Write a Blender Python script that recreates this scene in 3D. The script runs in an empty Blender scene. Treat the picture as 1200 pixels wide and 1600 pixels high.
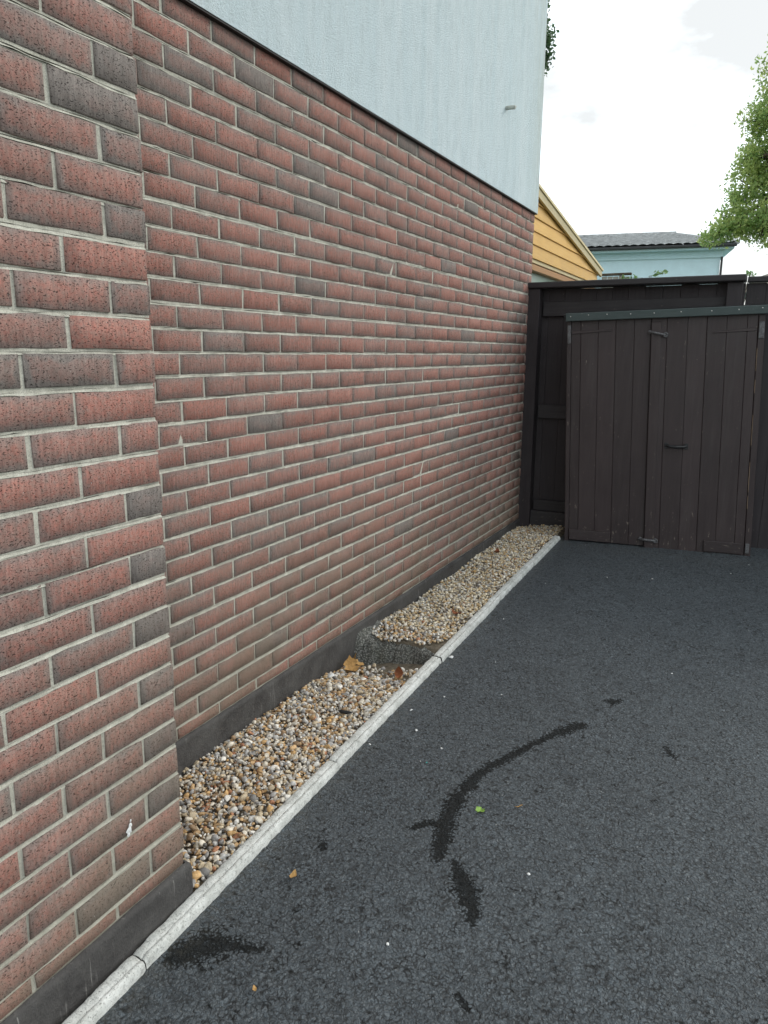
import bpy, bmesh, math, random
import numpy as np
from mathutils import Vector, Matrix, noise as mnoise

random.seed(7); RNG = np.random.default_rng(7)
SC = bpy.context.scene
COL = SC.collection

# ------------------------------------------------------------------ camera, sky, sun, exposure
CAM = Vector((1.689, -1.719, 1.4246))
YAW, PIT, ROL, FPX = -0.47578, -0.21498, 0.00525, 1134.75
_f = Vector((math.sin(YAW)*math.cos(PIT), math.cos(YAW)*math.cos(PIT), math.sin(PIT)))
_r = Vector((math.cos(YAW), -math.sin(YAW), 0)); _u = _r.cross(_f)
R2 = _r*math.cos(ROL) + _u*math.sin(ROL); U2 = -_r*math.sin(ROL) + _u*math.cos(ROL)
cd = bpy.data.cameras.new('camera'); cam = bpy.data.objects.new('camera', cd); COL.objects.link(cam)
cd.sensor_fit = 'VERTICAL'; cd.sensor_height = 36; cd.lens = FPX/1600*36
cd.clip_start = 0.05; cd.clip_end = 3000
m = Matrix((R2, U2, -_f)).transposed().to_4x4(); m.translation = CAM; cam.matrix_world = m
SC.camera = cam

SUN_AZ, SUN_EL = math.radians(38), math.radians(32)      # azimuth from +Y towards +X
wd = bpy.data.worlds.new('World'); SC.world = wd; wd.use_nodes = True
nt = wd.node_tree; nt.nodes.clear()
def wn(t, **k):
    n = nt.nodes.new(t)
    for a, b in k.items(): setattr(n, a, b)
    return n
sky = wn('ShaderNodeTexSky', sky_type='NISHITA', sun_disc=False)
sky.sun_elevation = SUN_EL; sky.sun_rotation = SUN_AZ; sky.air_density = 1.0; sky.dust_density = 2.0
tc = wn('ShaderNodeTexCoord'); mp = wn('ShaderNodeMapping'); mp.inputs['Scale'].default_value = (1.0, 1.0, 2.2); mp.inputs['Location'].default_value = (4.1, 1.7, .6)
no = wn('ShaderNodeTexNoise'); no.inputs['Scale'].default_value = 3.4; no.inputs['Detail'].default_value = 7; no.inputs['Roughness'].default_value = .55
rp = wn('ShaderNodeValToRGB'); rp.color_ramp.elements[0].position = .42; rp.color_ramp.elements[0].color = (6.0, 6.15, 6.1, 1)
rp.color_ramp.elements[1].position = .68; rp.color_ramp.elements[1].color = (14.5, 16.0, 16.8, 1)
mx = wn('ShaderNodeMix', data_type='RGBA'); mx.inputs['Factor'].default_value = .90
bg = wn('ShaderNodeBackground'); bg.inputs['Strength'].default_value = 0.10
ow = wn('ShaderNodeOutputWorld')
L = nt.links.new
L(tc.outputs['Generated'], mp.inputs['Vector']); L(mp.outputs[0], no.inputs['Vector']); L(no.outputs['Fac'], rp.inputs[0])
L(sky.outputs[0], mx.inputs[6]); L(rp.outputs[0], mx.inputs[7]); L(mx.outputs[2], bg.inputs['Color']); L(bg.outputs[0], ow.inputs[0])

sl = bpy.data.lights.new('sun', 'SUN'); sun = bpy.data.objects.new('sun', sl); COL.objects.link(sun)
sl.energy = 0.7; sl.angle = math.radians(18); sl.color = (1, .93, .82)
sd = Vector((math.sin(SUN_AZ)*math.cos(SUN_EL), math.cos(SUN_AZ)*math.cos(SUN_EL), math.sin(SUN_EL)))
sun.rotation_euler = sd.to_track_quat('Z', 'Y').to_euler(); sun.location = (3, 3, 12)

SC.view_settings.view_transform = 'Standard'; SC.view_settings.look = 'None'
SC.view_settings.exposure = 0.62; SC.view_settings.gamma = 1; SC.view_settings.use_curve_mapping = False
SC.render.engine = 'CYCLES'
try: SC.cycles.use_denoising = True
except Exception: pass
SC.cycles.max_bounces = 6; SC.cycles.diffuse_bounces = 3; SC.cycles.transparent_max_bounces = 8

def px(p):                                   # world point -> photo pixel (used only to rank which bricks show largest)
    d = Vector(p) - CAM; z = d.dot(_f)
    return 600 + FPX*d.dot(R2)/z, 800 - FPX*d.dot(U2)/z, z

# ------------------------------------------------------------------ material helper
class NM:
    def __init__(s, name):
        s.m = bpy.data.materials.new(name); s.m.use_nodes = True
        s.t = s.m.node_tree; s.b = s.t.nodes['Principled BSDF']; s._geo = None
    def n(s, t, **k):
        x = s.t.nodes.new(t)
        for a, b in k.items(): setattr(x, a, b)
        return x
    def put(s, sock, v):
        if isinstance(v, bpy.types.NodeSocket): s.t.links.new(v, sock)
        elif v is not None:
            if isinstance(v, (tuple, list)) and len(v) == 3 and sock.type == 'RGBA': v = (*v, 1)
            sock.default_value = v
    def pos(s):
        if not s._geo: s._geo = s.n('ShaderNodeNewGeometry')
        return s._geo.outputs['Position']
    def obj(s): return s.n('ShaderNodeTexCoord').outputs['Object']
    def map(s, v, sc=(1, 1, 1), rot=(0, 0, 0), loc=(0, 0, 0)):
        x = s.n('ShaderNodeMapping'); s.put(x.inputs[0], v); x.inputs['Scale'].default_value = sc
        x.inputs['Rotation'].default_value = rot; x.inputs['Location'].default_value = loc; return x.outputs[0]
    def noise(s, v, sc, det=3, ro=.5, dist=0, col=False):
        x = s.n('ShaderNodeTexNoise'); s.put(x.inputs['Vector'], v); x.inputs['Scale'].default_value = sc
        x.inputs['Detail'].default_value = det; x.inputs['Roughness'].default_value = ro; x.inputs['Distortion'].default_value = dist
        return x.outputs['Color' if col else 'Fac']
    def vor(s, v, sc, feat='F1', out='Distance', rnd=1.0):
        x = s.n('ShaderNodeTexVoronoi', feature=feat); s.put(x.inputs['Vector'], v); x.inputs['Scale'].default_value = sc
        x.inputs['Randomness'].default_value = rnd; return x.outputs[out]
    def math(s, op, a, b=None, c=None, clamp=False):
        x = s.n('ShaderNodeMath', operation=op); x.use_clamp = clamp
        s.put(x.inputs[0], a); s.put(x.inputs[1], b); s.put(x.inputs[2], c); return x.outputs[0]
    def rng(s, v, a, b, c=0., d=1., smooth=False):
        x = s.n('ShaderNodeMapRange'); x.interpolation_type = 'SMOOTHSTEP' if smooth else 'LINEAR'
        s.put(x.inputs[0], v)
        for i, q in enumerate((a, b, c, d)): s.put(x.inputs[i+1], q)
        return x.outputs[0]
    def mix(s, f, a, b, mode='MIX'):
        x = s.n('ShaderNodeMix', data_type='RGBA', blend_type=mode); x.clamp_factor = True
        s.put(x.inputs[0], f); s.put(x.inputs[6], a); s.put(x.inputs[7], b); return x.outputs[2]
    def ramp(s, f, stops, const=False):
        x = s.n('ShaderNodeValToRGB'); r = x.color_ramp
        if const: r.interpolation = 'CONSTANT'
        while len(r.elements) < len(stops): r.elements.new(.5)
        for e, (p, c) in zip(r.elements, stops): e.position = p; e.color = (*c, 1)
        s.put(x.inputs[0], f); return x.outputs[0]
    def attr(s, name, out='Color'):
        x = s.n('ShaderNodeAttribute', attribute_name=name); return x.outputs[out]
    def sep(s, v):
        x = s.n('ShaderNodeSeparateXYZ'); s.put(x.inputs[0], v); return x.outputs
    def scale(s, col, f):                     # colour * value
        x = s.n('ShaderNodeVectorMath', operation='SCALE'); s.put(x.inputs[0], col); s.put(x.inputs['Scale'], f); return x.outputs[0]
    def bump(s, h, strength=.5, dist=.002, normal=None):
        x = s.n('ShaderNodeBump'); s.put(x.inputs['Height'], h); x.inputs['Strength'].default_value = strength
        x.inputs['Distance'].default_value = dist
        if normal is not None: s.put(x.inputs['Normal'], normal)
        return x.outputs[0]
    def out(s, col=None, rough=None, normal=None, spec=None):
        s.put(s.b.inputs['Base Color'], col); s.put(s.b.inputs['Roughness'], rough); s.put(s.b.inputs['Normal'], normal)
        if spec is not None: s.put(s.b.inputs['Specular IOR Level'], spec)
        return s.m

def mat_brick():
    k = NM('brick'); P = k.pos()
    uv = k.n('ShaderNodeUVMap').outputs[0]; us = k.sep(uv)
    bs = k.n('ShaderNodeSeparateColor'); k.put(bs.inputs[0], k.attr('bcol')); grey, val, hl = bs.outputs[0], bs.outputs[1], bs.outputs[2]
    du = k.math('SUBTRACT', hl, k.math('ABSOLUTE', us[0])); dv = k.math('SUBTRACT', .0325, k.math('ABSOLUTE', us[1]))
    md = k.math('MINIMUM', du, dv)
    sd_ = k.n('ShaderNodeCombineXYZ'); k.put(sd_.inputs[0], k.math('MULTIPLY', val, 61.)); k.put(sd_.inputs[2], k.math('MULTIPLY', grey, 47.))
    pv = k.n('ShaderNodeVectorMath', operation='ADD'); k.put(pv.inputs[0], P); k.put(pv.inputs[1], sd_.outputs[0]); Pb = pv.outputs[0]
    n1 = k.noise(Pb, 45, 4, .6); n2 = k.noise(Pb, 11, 4, .6); n3 = k.noise(P, 90, 4, .65)
    e = k.rng(k.math('ADD', md, k.math('MULTIPLY', k.math('SUBTRACT', n1, .5), .034)), 0.0, .022, smooth=True)
    gf = k.math('ADD', grey, k.math('MULTIPLY', k.math('SUBTRACT', 1., e), .55))
    gf = k.math('ADD', gf, k.math('MULTIPLY', k.math('SUBTRACT', n2, .5), 1.0), clamp=True)
    red = k.mix(k.rng(n3, .35, .65), (.42, .180, .143), (.345, .208, .172))
    c = k.mix(gf, red, k.mix(n3, (.220, .200, .186), (.298, .255, .230)))
    c = k.scale(c, val)
    # vertical drag marks of the wire-cut face
    drag = k.noise(k.map(P, (1, 1, .12)), 170, 3, .6)
    c = k.mix(k.rng(drag, .35, .7), k.scale(c, .80), k.scale(c, 1.18))
    # splash-back grime low on the wall, patchy
    z = k.sep(P)[2]; g = k.math('MULTIPLY', k.rng(z, .95, .22), k.rng(k.noise(P, 3.2, 5, .6), .30, .58))
    c = k.mix(k.math('MULTIPLY', g, .72), c, (.225, .182, .138))
    pit = k.rng(k.noise(k.map(P, (1, .7, 1.35), (.5, 0, 0)), 275, 2, .5), .59, .68)
    c = k.mix(k.math('MULTIPLY', pit, .80), c, (.020, .014, .014))
    pit2 = k.rng(k.noise(P, 520, 1), .60, .70); c = k.mix(k.math('MULTIPLY', pit2, .6), c, (.03, .02, .02))
    sp = k.rng(k.noise(k.map(P, loc=(3, 7, 1)), 300, 1), .735, .78); c = k.mix(k.math('MULTIPLY', sp, .75), c, (.50, .46, .42))
    bl = k.math('MULTIPLY', k.rng(k.noise(k.map(P, loc=(9, 2, 5)), 22, 4, .7), .62, .78), .30); c = k.mix(bl, c, (.40, .36, .33))
    h = k.math('SUBTRACT', k.math('ADD', k.math('MULTIPLY', n3, .5), k.math('MULTIPLY', drag, .35)), k.math('MULTIPLY', pit, .9))
    return k.out(c, .86, k.bump(h, .75, .0022), .25)

def mat_mortar():
    k = NM('mortar'); P = k.pos(); n = k.noise(P, 30, 5, .7); n2 = k.noise(P, 420, 3, .7)
    c = k.mix(k.rng(n, .35, .68), (.47, .46, .395), (.70, .685, .595))
    c = k.mix(k.rng(n2, .52, .68), c, k.scale(c, .55))
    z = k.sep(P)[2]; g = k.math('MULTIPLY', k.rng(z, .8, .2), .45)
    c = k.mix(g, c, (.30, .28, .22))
    return k.out(c, .95, k.bump(k.math('ADD', n, n2), .8, .002), .15)

def mat_render():
    k = NM('white_render'); P = k.pos()
    st = k.noise(k.map(P, (1, 5, .22)), 2.6, 6, .65); fine = k.noise(P, 210, 4, .7); mid = k.noise(k.map(P, (1, 1, .35)), 26, 5, .65)
    c = k.mix(k.rng(st, .20, .85), (.65, .785, .83), (.79, .88, .91))
    c = k.mix(k.math('MULTIPLY', k.rng(mid, .46, .72), .42), c, (.52, .62, .645))
    c = k.mix(k.math('MULTIPLY', k.rng(k.noise(k.map(P, (1, 24, .5)), 1.0, 5, .7), .60, .76), .22), c, (.44, .50, .49))
    c = k.mix(k.math('MULTIPLY', k.rng(fine, .58, .72), .35), c, (.38, .44, .46))
    gr = k.math('MULTIPLY', k.rng(k.sep(P)[1], 3.72, 4.05), k.rng(k.noise(k.map(P, (1, 3, .4)), 5, 5, .7), .35, .7))
    c = k.mix(k.math('MULTIPLY', gr, .6), c, (.50, .53, .44))
    return k.out(c, .9, k.bump(k.math('ADD', k.math('MULTIPLY', fine, 1.2), k.math('MULTIPLY', k.noise(P, 85, 4, .7), 1.)), 1.0, .005), .2)

def mat_plinth():
    k = NM('bitumen_render'); P = k.pos(); n = k.noise(P, 9, 6, .65); n2 = k.noise(P, 160, 3, .7)
    c = k.mix(k.rng(n, .32, .7), (.042, .039, .039), (.098, .094, .090))
    run = k.rng(k.noise(k.map(P, (1, 1, .10)), 34, 3, .6), .665, .74)
    c = k.mix(k.math('MULTIPLY', run, .6), c, (.30, .29, .27))
    thin = k.math('MULTIPLY', k.rng(k.noise(k.map(P, (1, 1, .05)), 120, 2, .6), .66, .72), k.rng(k.noise(P, 2.6, 2), .50, .62)); c = k.mix(k.math('MULTIPLY', thin, .6), c, (.34, .33, .31))
    c = k.mix(k.math('MULTIPLY', k.rng(k.noise(P, 46, 5, .75), .52, .70), .45), c, (.125, .118, .110))
    c = k.mix(k.math('MULTIPLY', k.rng(n2, .60, .72), .35), c, (.14, .13, .12))
    return k.out(c, k.rng(n, .3, .7, .5, .8), k.bump(k.math('ADD', k.math('ADD', n, k.noise(P, 46, 5, .75)), k.math('MULTIPLY', n2, .6)), .9, .005), .35)

def mat_concrete(name, a, b, green=.25, sc=1., agg=False):
    k = NM(name); P = k.pos(); n = k.noise(P, 14*sc, 6, .68); n2 = k.noise(P, 330*sc, 3, .75); n3 = k.noise(P, 70*sc, 4, .6)
    c = k.mix(k.rng(n, .32, .68), a, b)
    c = k.mix(k.math('MULTIPLY', k.rng(n3, .56, .70), .65), c, k.scale(c, .42))
    c = k.mix(k.math('MULTIPLY', k.rng(k.noise(P, 9, 5, .7), .5, .72), green), c, (.16, .165, .11))
    pit = k.rng(n2, .60, .68); c = k.mix(k.math('MULTIPLY', pit, .8), c, (.07, .07, .06))
    if agg: ag = k.sep(k.vor(P, 120, out='Color')); c = k.mix(k.math('MULTIPLY', k.rng(ag[0], .55, 1.), .5), c, (.42, .41, .37)); c = k.mix(k.math('MULTIPLY', k.rng(k.vor(P, 120), .35, .6), .7), c, (.05, .05, .045)); n3 = k.math('ADD', n3, k.math('MULTIPLY', k.vor(P, 120), -1.2))
    return k.out(c, .92, k.bump(k.math('SUBTRACT', k.math('ADD', n3, k.math('MULTIPLY', n, .6)), pit), .9, .004), .2)

def mat_asphalt():
    k = NM('asphalt'); P = k.pos()
    warp = k.noise(P, 60, 2, .5, col=True)
    vx = k.n('ShaderNodeVectorMath', operation='MULTIPLY_ADD'); k.put(vx.inputs[0], warp); vx.inputs[1].default_value = (.020, .020, .0); k.put(vx.inputs[2], P)
    V = vx.outputs[0]
    d1 = k.vor(V, 125); d2 = k.vor(V, 300); d3 = k.vor(V, 78); cs = k.sep(k.vor(V, 125, out='Color')); c2 = k.sep(k.vor(V, 300, out='Color'))
    big = k.noise(P, 1.3, 5, .6); med = k.noise(P, 9, 6, .75); fine = k.noise(P, 420, 3, .75); mid = k.noise(P, 55, 5, .75)
    c = k.mix(k.rng(big, .32, .68), (.059, .075, .089), (.087, .108, .125))
    c = k.mix(k.math('MULTIPLY', k.rng(med, .38, .70), .6), c, (.115, .138, .155))
    c = k.mix(k.rng(mid, .34, .66), k.scale(c, .70), k.scale(c, 1.30))
    c = k.scale(c, k.rng(cs[2], 0., 1., .76, 1.28)); c = k.mix(k.math('MULTIPLY', k.rng(cs[0], .70, 1.0), .6), c, (.175, .205, .225))
    c = k.mix(k.math('MULTIPLY', k.rng(c2[2], .74, 1.0), .5), c, (.22, .24, .25))
    c = k.mix(k.math('MULTIPLY', k.math('MULTIPLY', k.rng(c2[1], .992, .994), k.rng(d2, .45, .3)), .8), c, (.46, .46, .44))
    gap = k.math('MULTIPLY', k.rng(d1, .40, .60), k.rng(k.noise(P, 34, 4, .7), .38, .58, .35, 1.)); c = k.mix(k.math('MULTIPLY', gap, .78), c, (.012, .014, .016))
    c = k.mix(k.math('MULTIPLY', k.rng(fine, .56, .70), .45), c, (.035, .040, .045))
    # oil and damp marks: shape stored on the sheet, edge broken up by the stone texture
    st = k.attr('stain', 'Fac')
    ed = k.math('ADD', st, k.math('ADD', k.math('MULTIPLY', k.math('SUBTRACT', k.noise(P, 17, 5, .7), .5), 1.3), k.math('MULTIPLY', k.math('SUBTRACT', d1, .4), .9)))
    sf = k.rng(ed, .26, .74, smooth=True)
    c = k.mix(k.math('MULTIPLY', sf, .88), c, (.006, .007, .007))
    du = k.attr('dust', 'Fac'); df = k.math('MULTIPLY', du, k.rng(k.noise(P, 40, 5, .75), .42, .68))
    c = k.mix(k.math('MULTIPLY', df, .55), c, (.115, .105, .080))
    h = k.math('ADD', k.math('SUBTRACT', k.math('MULTIPLY', cs[1], .5), k.math('MULTIPLY', d1, .8)), k.math('ADD', k.math('MULTIPLY', d2, -.55), k.math('ADD', k.math('MULTIPLY', mid, 1.5), k.math('MULTIPLY', d3, -.5))))
    r = k.rng(sf, 0., 1., k.rng(med, .3, .7, .46, .62), .60)
    return k.out(c, r, k.bump(h, 1.0, .0065), k.rng(sf, 0., 1., .60, .22))

def mat_wood(name, a, b, wear=.35, axis='z', rough=.55, spec=.35, wearcol=(.20, .17, .14)):
    k = NM(name); P = k.pos()
    s = {'z': (1, 1, .06), 'x': (.06, 1, 1), 'y': (1, .06, 1)}[axis]
    g = k.noise(k.map(P, s), 65, 5, .65); n = k.noise(P, 5, 5, .6); f = k.noise(k.map(P, s), 260, 3, .6)
    ri = k.n('ShaderNodeObjectInfo').outputs['Random']
    c = k.mix(k.rng(k.math('ADD', k.math('MULTIPLY', g, .5), k.math('MULTIPLY', n, .5)), .35, .65), a, b)
    c = k.scale(c, k.rng(ri, 0, 1, .86, 1.16))
    chip = k.math('MULTIPLY', k.rng(k.noise(k.map(P, tuple(min(1, q*5) for q in s)), 60, 4, .7), k.rng(k.sep(P)[2], .10, .40, .625, .675), k.rng(k.sep(P)[2], .10, .40, .655, .705)), wear*1.6)
    c = k.mix(chip, c, wearcol)
    du = k.rng(k.noise(k.map(P, s), 16, 5, .75), .52, .78); c = k.mix(k.math('MULTIPLY', du, wear*.45), c, (.12, .115, .11))
    return k.out(c, k.rng(n, .3, .7, rough-.08, rough+.12), k.bump(k.math('ADD', g, k.math('MULTIPLY', f, .5)), .45, .0025), spec)

def mat_simple(name, col, rough=.6, var=.12, sc=20, bump=.3, spec=.4, metal=0, trans=0):
    k = NM(name); P = k.pos(); n = k.noise(P, sc, 5, .65); r = k.n('ShaderNodeObjectInfo').outputs['Random']
    c = k.mix(k.rng(n, .3, .7), tuple(q*(1-var) for q in col), tuple(min(1, q*(1+var)) for q in col))
    k.b.inputs['Metallic'].default_value = metal
    return k.out(c, rough, k.bump(n, bump, .003), spec)

def mat_gravel():
    k = NM('pebble'); P = k.pos(); c = k.attr('pcol'); n = k.noise(P, 130, 4, .65); n2 = k.noise(P, 520, 2)
    c = k.mix(k.rng(n, .35, .68), k.scale(c, .72), k.scale(c, 1.2))
    c = k.mix(k.math('MULTIPLY', k.rng(n2, .58, .7), .3), c, (.09, .075, .06))
    return k.out(c, .62, k.bump(n, .5, .002), .4)

def mat_leaf(name, a, b, trans=.35):
    k = NM(name); c = k.mix(k.attr('lcol', 'Fac'), a, b)
    k.out(c, .55, None, .35)
    tr = k.n('ShaderNodeBsdfTranslucent'); k.put(tr.inputs[0], k.mix(.5, c, k.scale(c, 2.2)))
    ms = k.n('ShaderNodeMixShader'); ms.inputs[0].default_value = trans
    L = k.t.links.new; L(k.b.outputs[0], ms.inputs[1]); L(tr.outputs[0], ms.inputs[2])
    L(ms.outputs[0], k.t.nodes['Material Output'].inputs[0]); return k.m

def mat_glass():
    k = NM('window_glass'); k.out((.42, .52, .48), .06, None, .6); return k.m

M = dict(brick=mat_brick(), mortar=mat_mortar(), render=mat_render(), plinth=mat_plinth(), asphalt=mat_asphalt(),
    kerb=mat_concrete('kerb_concrete', (.52, .53, .50), (.80, .81, .78), .25), haunch=mat_concrete('rough_concrete', (.16, .165, .155), (.33, .335, .31), .45, 1., True),
    brown=mat_wood('brown_paint', (.034, .024, .025), (.053, .039, .039), .55, 'z', .46, .45), brownx=mat_wood('brown_paint_rail', (.033, .024, .025), (.052, .039, .039), .5, 'x', .46, .45),
    fence=mat_wood('fence_stain', (.031, .026, .029), (.050, .043, .046), .30), fencex=mat_wood('fence_rail_stain', (.030, .027, .030), (.054, .050, .052), .45, 'x'),
    trim=mat_wood('green_grey_trim', (.045, .066, .066), (.072, .098, .096), .5, 'x', .5, .4, (.25, .27, .26)),
    iron=mat_simple('painted_iron', (.12, .12, .125), .5, .6, 90, .6), blackiron=mat_simple('black_iron', (.012, .013, .015), .32, .3, 60, .4, .6),
    screw=mat_simple('zinc_screw', (.62, .62, .60), .4, .1, 60, .2, .5),
    yellow=mat_wood('yellow_cladding', (.64, .37, .10), (.74, .46, .15), .06, 'y', .45, .4, (.4, .25, .1)), cream=mat_wood('cream_bargeboard', (.62, .51, .29), (.73, .63, .40), .15, 'y', .5, .4, (.3, .26, .2)),
    orange=mat_wood('orange_frame', (.42, .22, .10), (.52, .29, .14), .1, 'y'), glass=mat_glass(),
    tile=mat_simple('roof_tile', (.36, .37, .37), .85, .35, 6, .5, .3), browntile=mat_simple('brown_roof_tile', (.36, .335, .29), .9, .3, 5, .5, .2),
    blue=mat_simple('pale_blue_render', (.67, .87, .95), .85, .05, 3, .3, .2), bluetrim=mat_simple('pale_blue_fascia', (.62, .84, .92), .6, .05, 5, .1), gutter=mat_simple('dark_gutter', (.035, .037, .04), .4, .2, 8, .1),
    bead=mat_simple('black_bead', (.012, .012, .013), .6, .3, 30, .3), pebble=mat_gravel(), soil=mat_simple('soil', (.17, .145, .11), .95, .45, 40, .9, .1),
    earth=mat_simple('garden_earth', (.09, .10, .05), .95, .4, 1.5, .6, .1), bark=mat_simple('bark', (.09, .07, .05), .9, .4, 12, .9, .2),
    leaf=mat_leaf('oak_leaf', (.19, .31, .12), (.42, .47, .17), .58), leafd=mat_leaf('dark_leaf', (.05, .10, .055), (.10, .17, .07), .35), sprig=mat_leaf('sprig_leaf', (.10, .20, .07), (.22, .34, .14)),
    dry=mat_simple('dry_leaf', (.48, .29, .11), .7, .35, 70, .6, .3), red=mat_simple('rust_leaf', (.22, .075, .03), .7, .4, 70, .6, .3), green=mat_simple('green_leaf', (.22, .38, .07), .55, .3, 80, .5, .4),
    white=mat_simple('white_stone', (.76, .77, .76), .6, .15, 80, .5, .4), dark=mat_simple('dark_bit', (.02, .02, .02), .7, .3, 60, .5), pipe=mat_simple('grey_plastic', (.50, .52, .47), .5, .2, 40, .2), teal=mat_simple('teal_plastic', (.05, .45, .42), .4, .1, 40, .1),
    slate=mat_simple('house_roof', (.10, .10, .10), .85, .2, 8, .4))

# ------------------------------------------------------------------ mesh helpers
def tag(o, label=None, cat=None, group=None, kind=None):
    if label: o['label'] = label
    if cat: o['category'] = cat
    if group: o['group'] = group
    if kind: o['kind'] = kind
    return o
def empty(name, loc):
    o = bpy.data.objects.new(name, None); o.location = loc; COL.objects.link(o); return o
def wloc(o):
    v = Vector(o.location)
    while o.parent: o = o.parent; v = v + Vector(o.location)
    return v
class MB:
    def __init__(s): s.v = []; s.f = []
    def add(s, vs, fs):
        n = len(s.v); s.v += [tuple(q) for q in vs]; s.f += [tuple(i+n for i in f) for f in fs]; return s
    def box(s, x0, x1, y0, y1, z0, z1, bev=0., jit=0.):
        """box with its edges chamfered by bev"""
        if bev <= 0:
            vs = [(x, y, z) for x in (x0, x1) for y in (y0, y1) for z in (z0, z1)]
            return s.add(vs, [(0, 1, 3, 2), (4, 6, 7, 5), (0, 4, 5, 1), (2, 3, 7, 6), (0, 2, 6, 4), (1, 5, 7, 3)])
        bm = bmesh.new(); bmesh.ops.create_cube(bm, size=1)
        for v in bm.verts: v.co = Vector(((x0+x1)/2+v.co.x*(x1-x0), (y0+y1)/2+v.co.y*(y1-y0), (z0+z1)/2+v.co.z*(z1-z0)))
        b = min(bev, abs(x1-x0)*.4, abs(y1-y0)*.4, abs(z1-z0)*.4)
        bmesh.ops.bevel(bm, geom=bm.edges[:], offset=b, segments=1, affect='EDGES')
        return s.bm(bm)
    def bm(s, bm, mat=None):
        bm.verts.index_update(); vs = [(mat @ v.co) if mat else v.co.copy() for v in bm.verts]
        fs = [[v.index for v in f.verts] for f in bm.faces]; bm.free(); return s.add(vs, fs)
    def tube(s, pts, rad, seg=8, caps=True):
        pts = [Vector(p) for p in pts]; rad = rad if isinstance(rad, (list, tuple)) else [rad]*len(pts); rings = []; n0 = len(s.v)
        for i, p in enumerate(pts):
            t = (pts[min(i+1, len(pts)-1)]-pts[max(i-1, 0)]).normalized(); a = t.orthogonal().normalized()
            if i and rings: a = (prev - t*prev.dot(t)).normalized()
            prev = a; b = t.cross(a)
            rings.append([p+(a*math.cos(q)+b*math.sin(q))*rad[i] for q in [2*math.pi*j/seg for j in range(seg)]])
        vs = [v for r in rings for v in r]; fs = []
        for i in range(len(rings)-1):
            for j in range(seg): fs.append((i*seg+j, i*seg+(j+1) % seg, (i+1)*seg+(j+1) % seg, (i+1)*seg+j))
        if caps: fs.append(tuple(range(seg-1, -1, -1))); fs.append(tuple((len(rings)-1)*seg+j for j in range(seg)))
        return s.add(vs, fs)
    def build(s, name, mat, parent=None, fn=None, smooth=False):
        off = wloc(parent) if parent else Vector((0, 0, 0))
        vs = [Vector(fn(*v)) if fn else Vector(v) for v in s.v]
        me = bpy.data.meshes.new(name); me.from_pydata([v-off for v in vs], [], s.f); me.materials.append(mat)
        if smooth: me.polygons.foreach_set('use_smooth', [True]*len(me.polygons))
        o = bpy.data.objects.new(name, me); COL.objects.link(o)
        if parent: o.parent = parent
        return o
def np_mesh(name, V, F, mat, parent=None, attrs=None, smooth=False, uv=None):
    """bulk mesh; F (n,k) int array; attrs: name -> (n,3)/(n,) per-vertex arrays"""
    off = np.array(wloc(parent) if parent else (0, 0, 0)); me = bpy.data.meshes.new(name); V = np.asarray(V, float)-off; F = np.asarray(F, int)
    me.vertices.add(len(V)); me.vertices.foreach_set('co', V.astype(np.float32).ravel())
    k = F.shape[1]; me.loops.add(F.size); me.loops.foreach_set('vertex_index', F.ravel().astype(np.int32))
    me.polygons.add(len(F)); me.polygons.foreach_set('loop_start', (np.arange(len(F))*k).astype(np.int32))
    me.polygons.foreach_set('loop_total', np.full(len(F), k, np.int32))
    me.update(calc_edges=True)
    if smooth: me.polygons.foreach_set('use_smooth', np.ones(len(F), bool))
    for n, a in (attrs or {}).items():
        a = np.asarray(a, np.float32)
        if a.ndim == 1: me.attributes.new(n, 'FLOAT', 'POINT').data.foreach_set('value', a)
        else: me.attributes.new(n, 'FLOAT_COLOR', 'POINT').data.foreach_set('color', np.c_[a, np.ones(len(a))].astype(np.float32).ravel())
    if uv is not None:
        u = me.uv_layers.new(name='UVMap'); u.data.foreach_set('uv', np.asarray(uv, np.float32)[F.ravel()].ravel())
    me.materials.append(mat); o = bpy.data.objects.new(name, me); COL.objects.link(o)
    if parent: o.parent = parent
    return o
def gz(y): return -.006 + .012*y                         # the drive rises gently away from the street
def clump(p, s=1.): return mnoise.fractal(Vector(p)*s, 1.0, 2.0, 4)

# ------------------------------------------------------------------ setting: ground, drive, soil
gr = MB(); gr.add([(-600, -600, -.30), (600, -600, -.30), (600, 600, -.30), (-600, 600, -.30)], [(0, 1, 2, 3)])
tag(gr.build('ground', M['earth']), kind='structure')

def kx_out(y): return .508 - .0235*y                      # outer foot of the edging kerb
def kx_in(y): return .460 - .0235*y
def axis(lo, a, b, hi, fine, coarse):
    return np.unique(np.round(np.r_[np.arange(lo, a, coarse), np.arange(a, b, fine), np.arange(b, hi, coarse), hi], 4))
ts = axis(0, 0.0, 1.75, 7, .011, .2); ys = axis(-6.5, -1.15, 4.35, 5.0, .011, .2)
TT, YY = np.meshgrid(ts, ys); XX = kx_out(YY) - .012 + TT
def seg_dist(X, Y, pts):
    """ragged band: list of (x,y,halfwidth)"""
    best = np.full(X.shape, -9.)
    P = [(p if len(p) == 3 else (*p, .02)) for p in pts]
    if len(P) == 1: P = P*2
    for (ax, ay, ar), (bx, by, br) in zip(P[:-1], P[1:]):
        dx, dy = bx-ax, by-ay; l2 = dx*dx+dy*dy+1e-9
        t = np.clip(((X-ax)*dx+(Y-ay)*dy)/l2, 0, 1); d = np.hypot(X-ax-t*dx, Y-ay-t*dy); r = ar+(br-ar)*t
        best = np.maximum(best, 1.0-d/r*.5)
    return np.clip(best, 0, 1)
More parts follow.
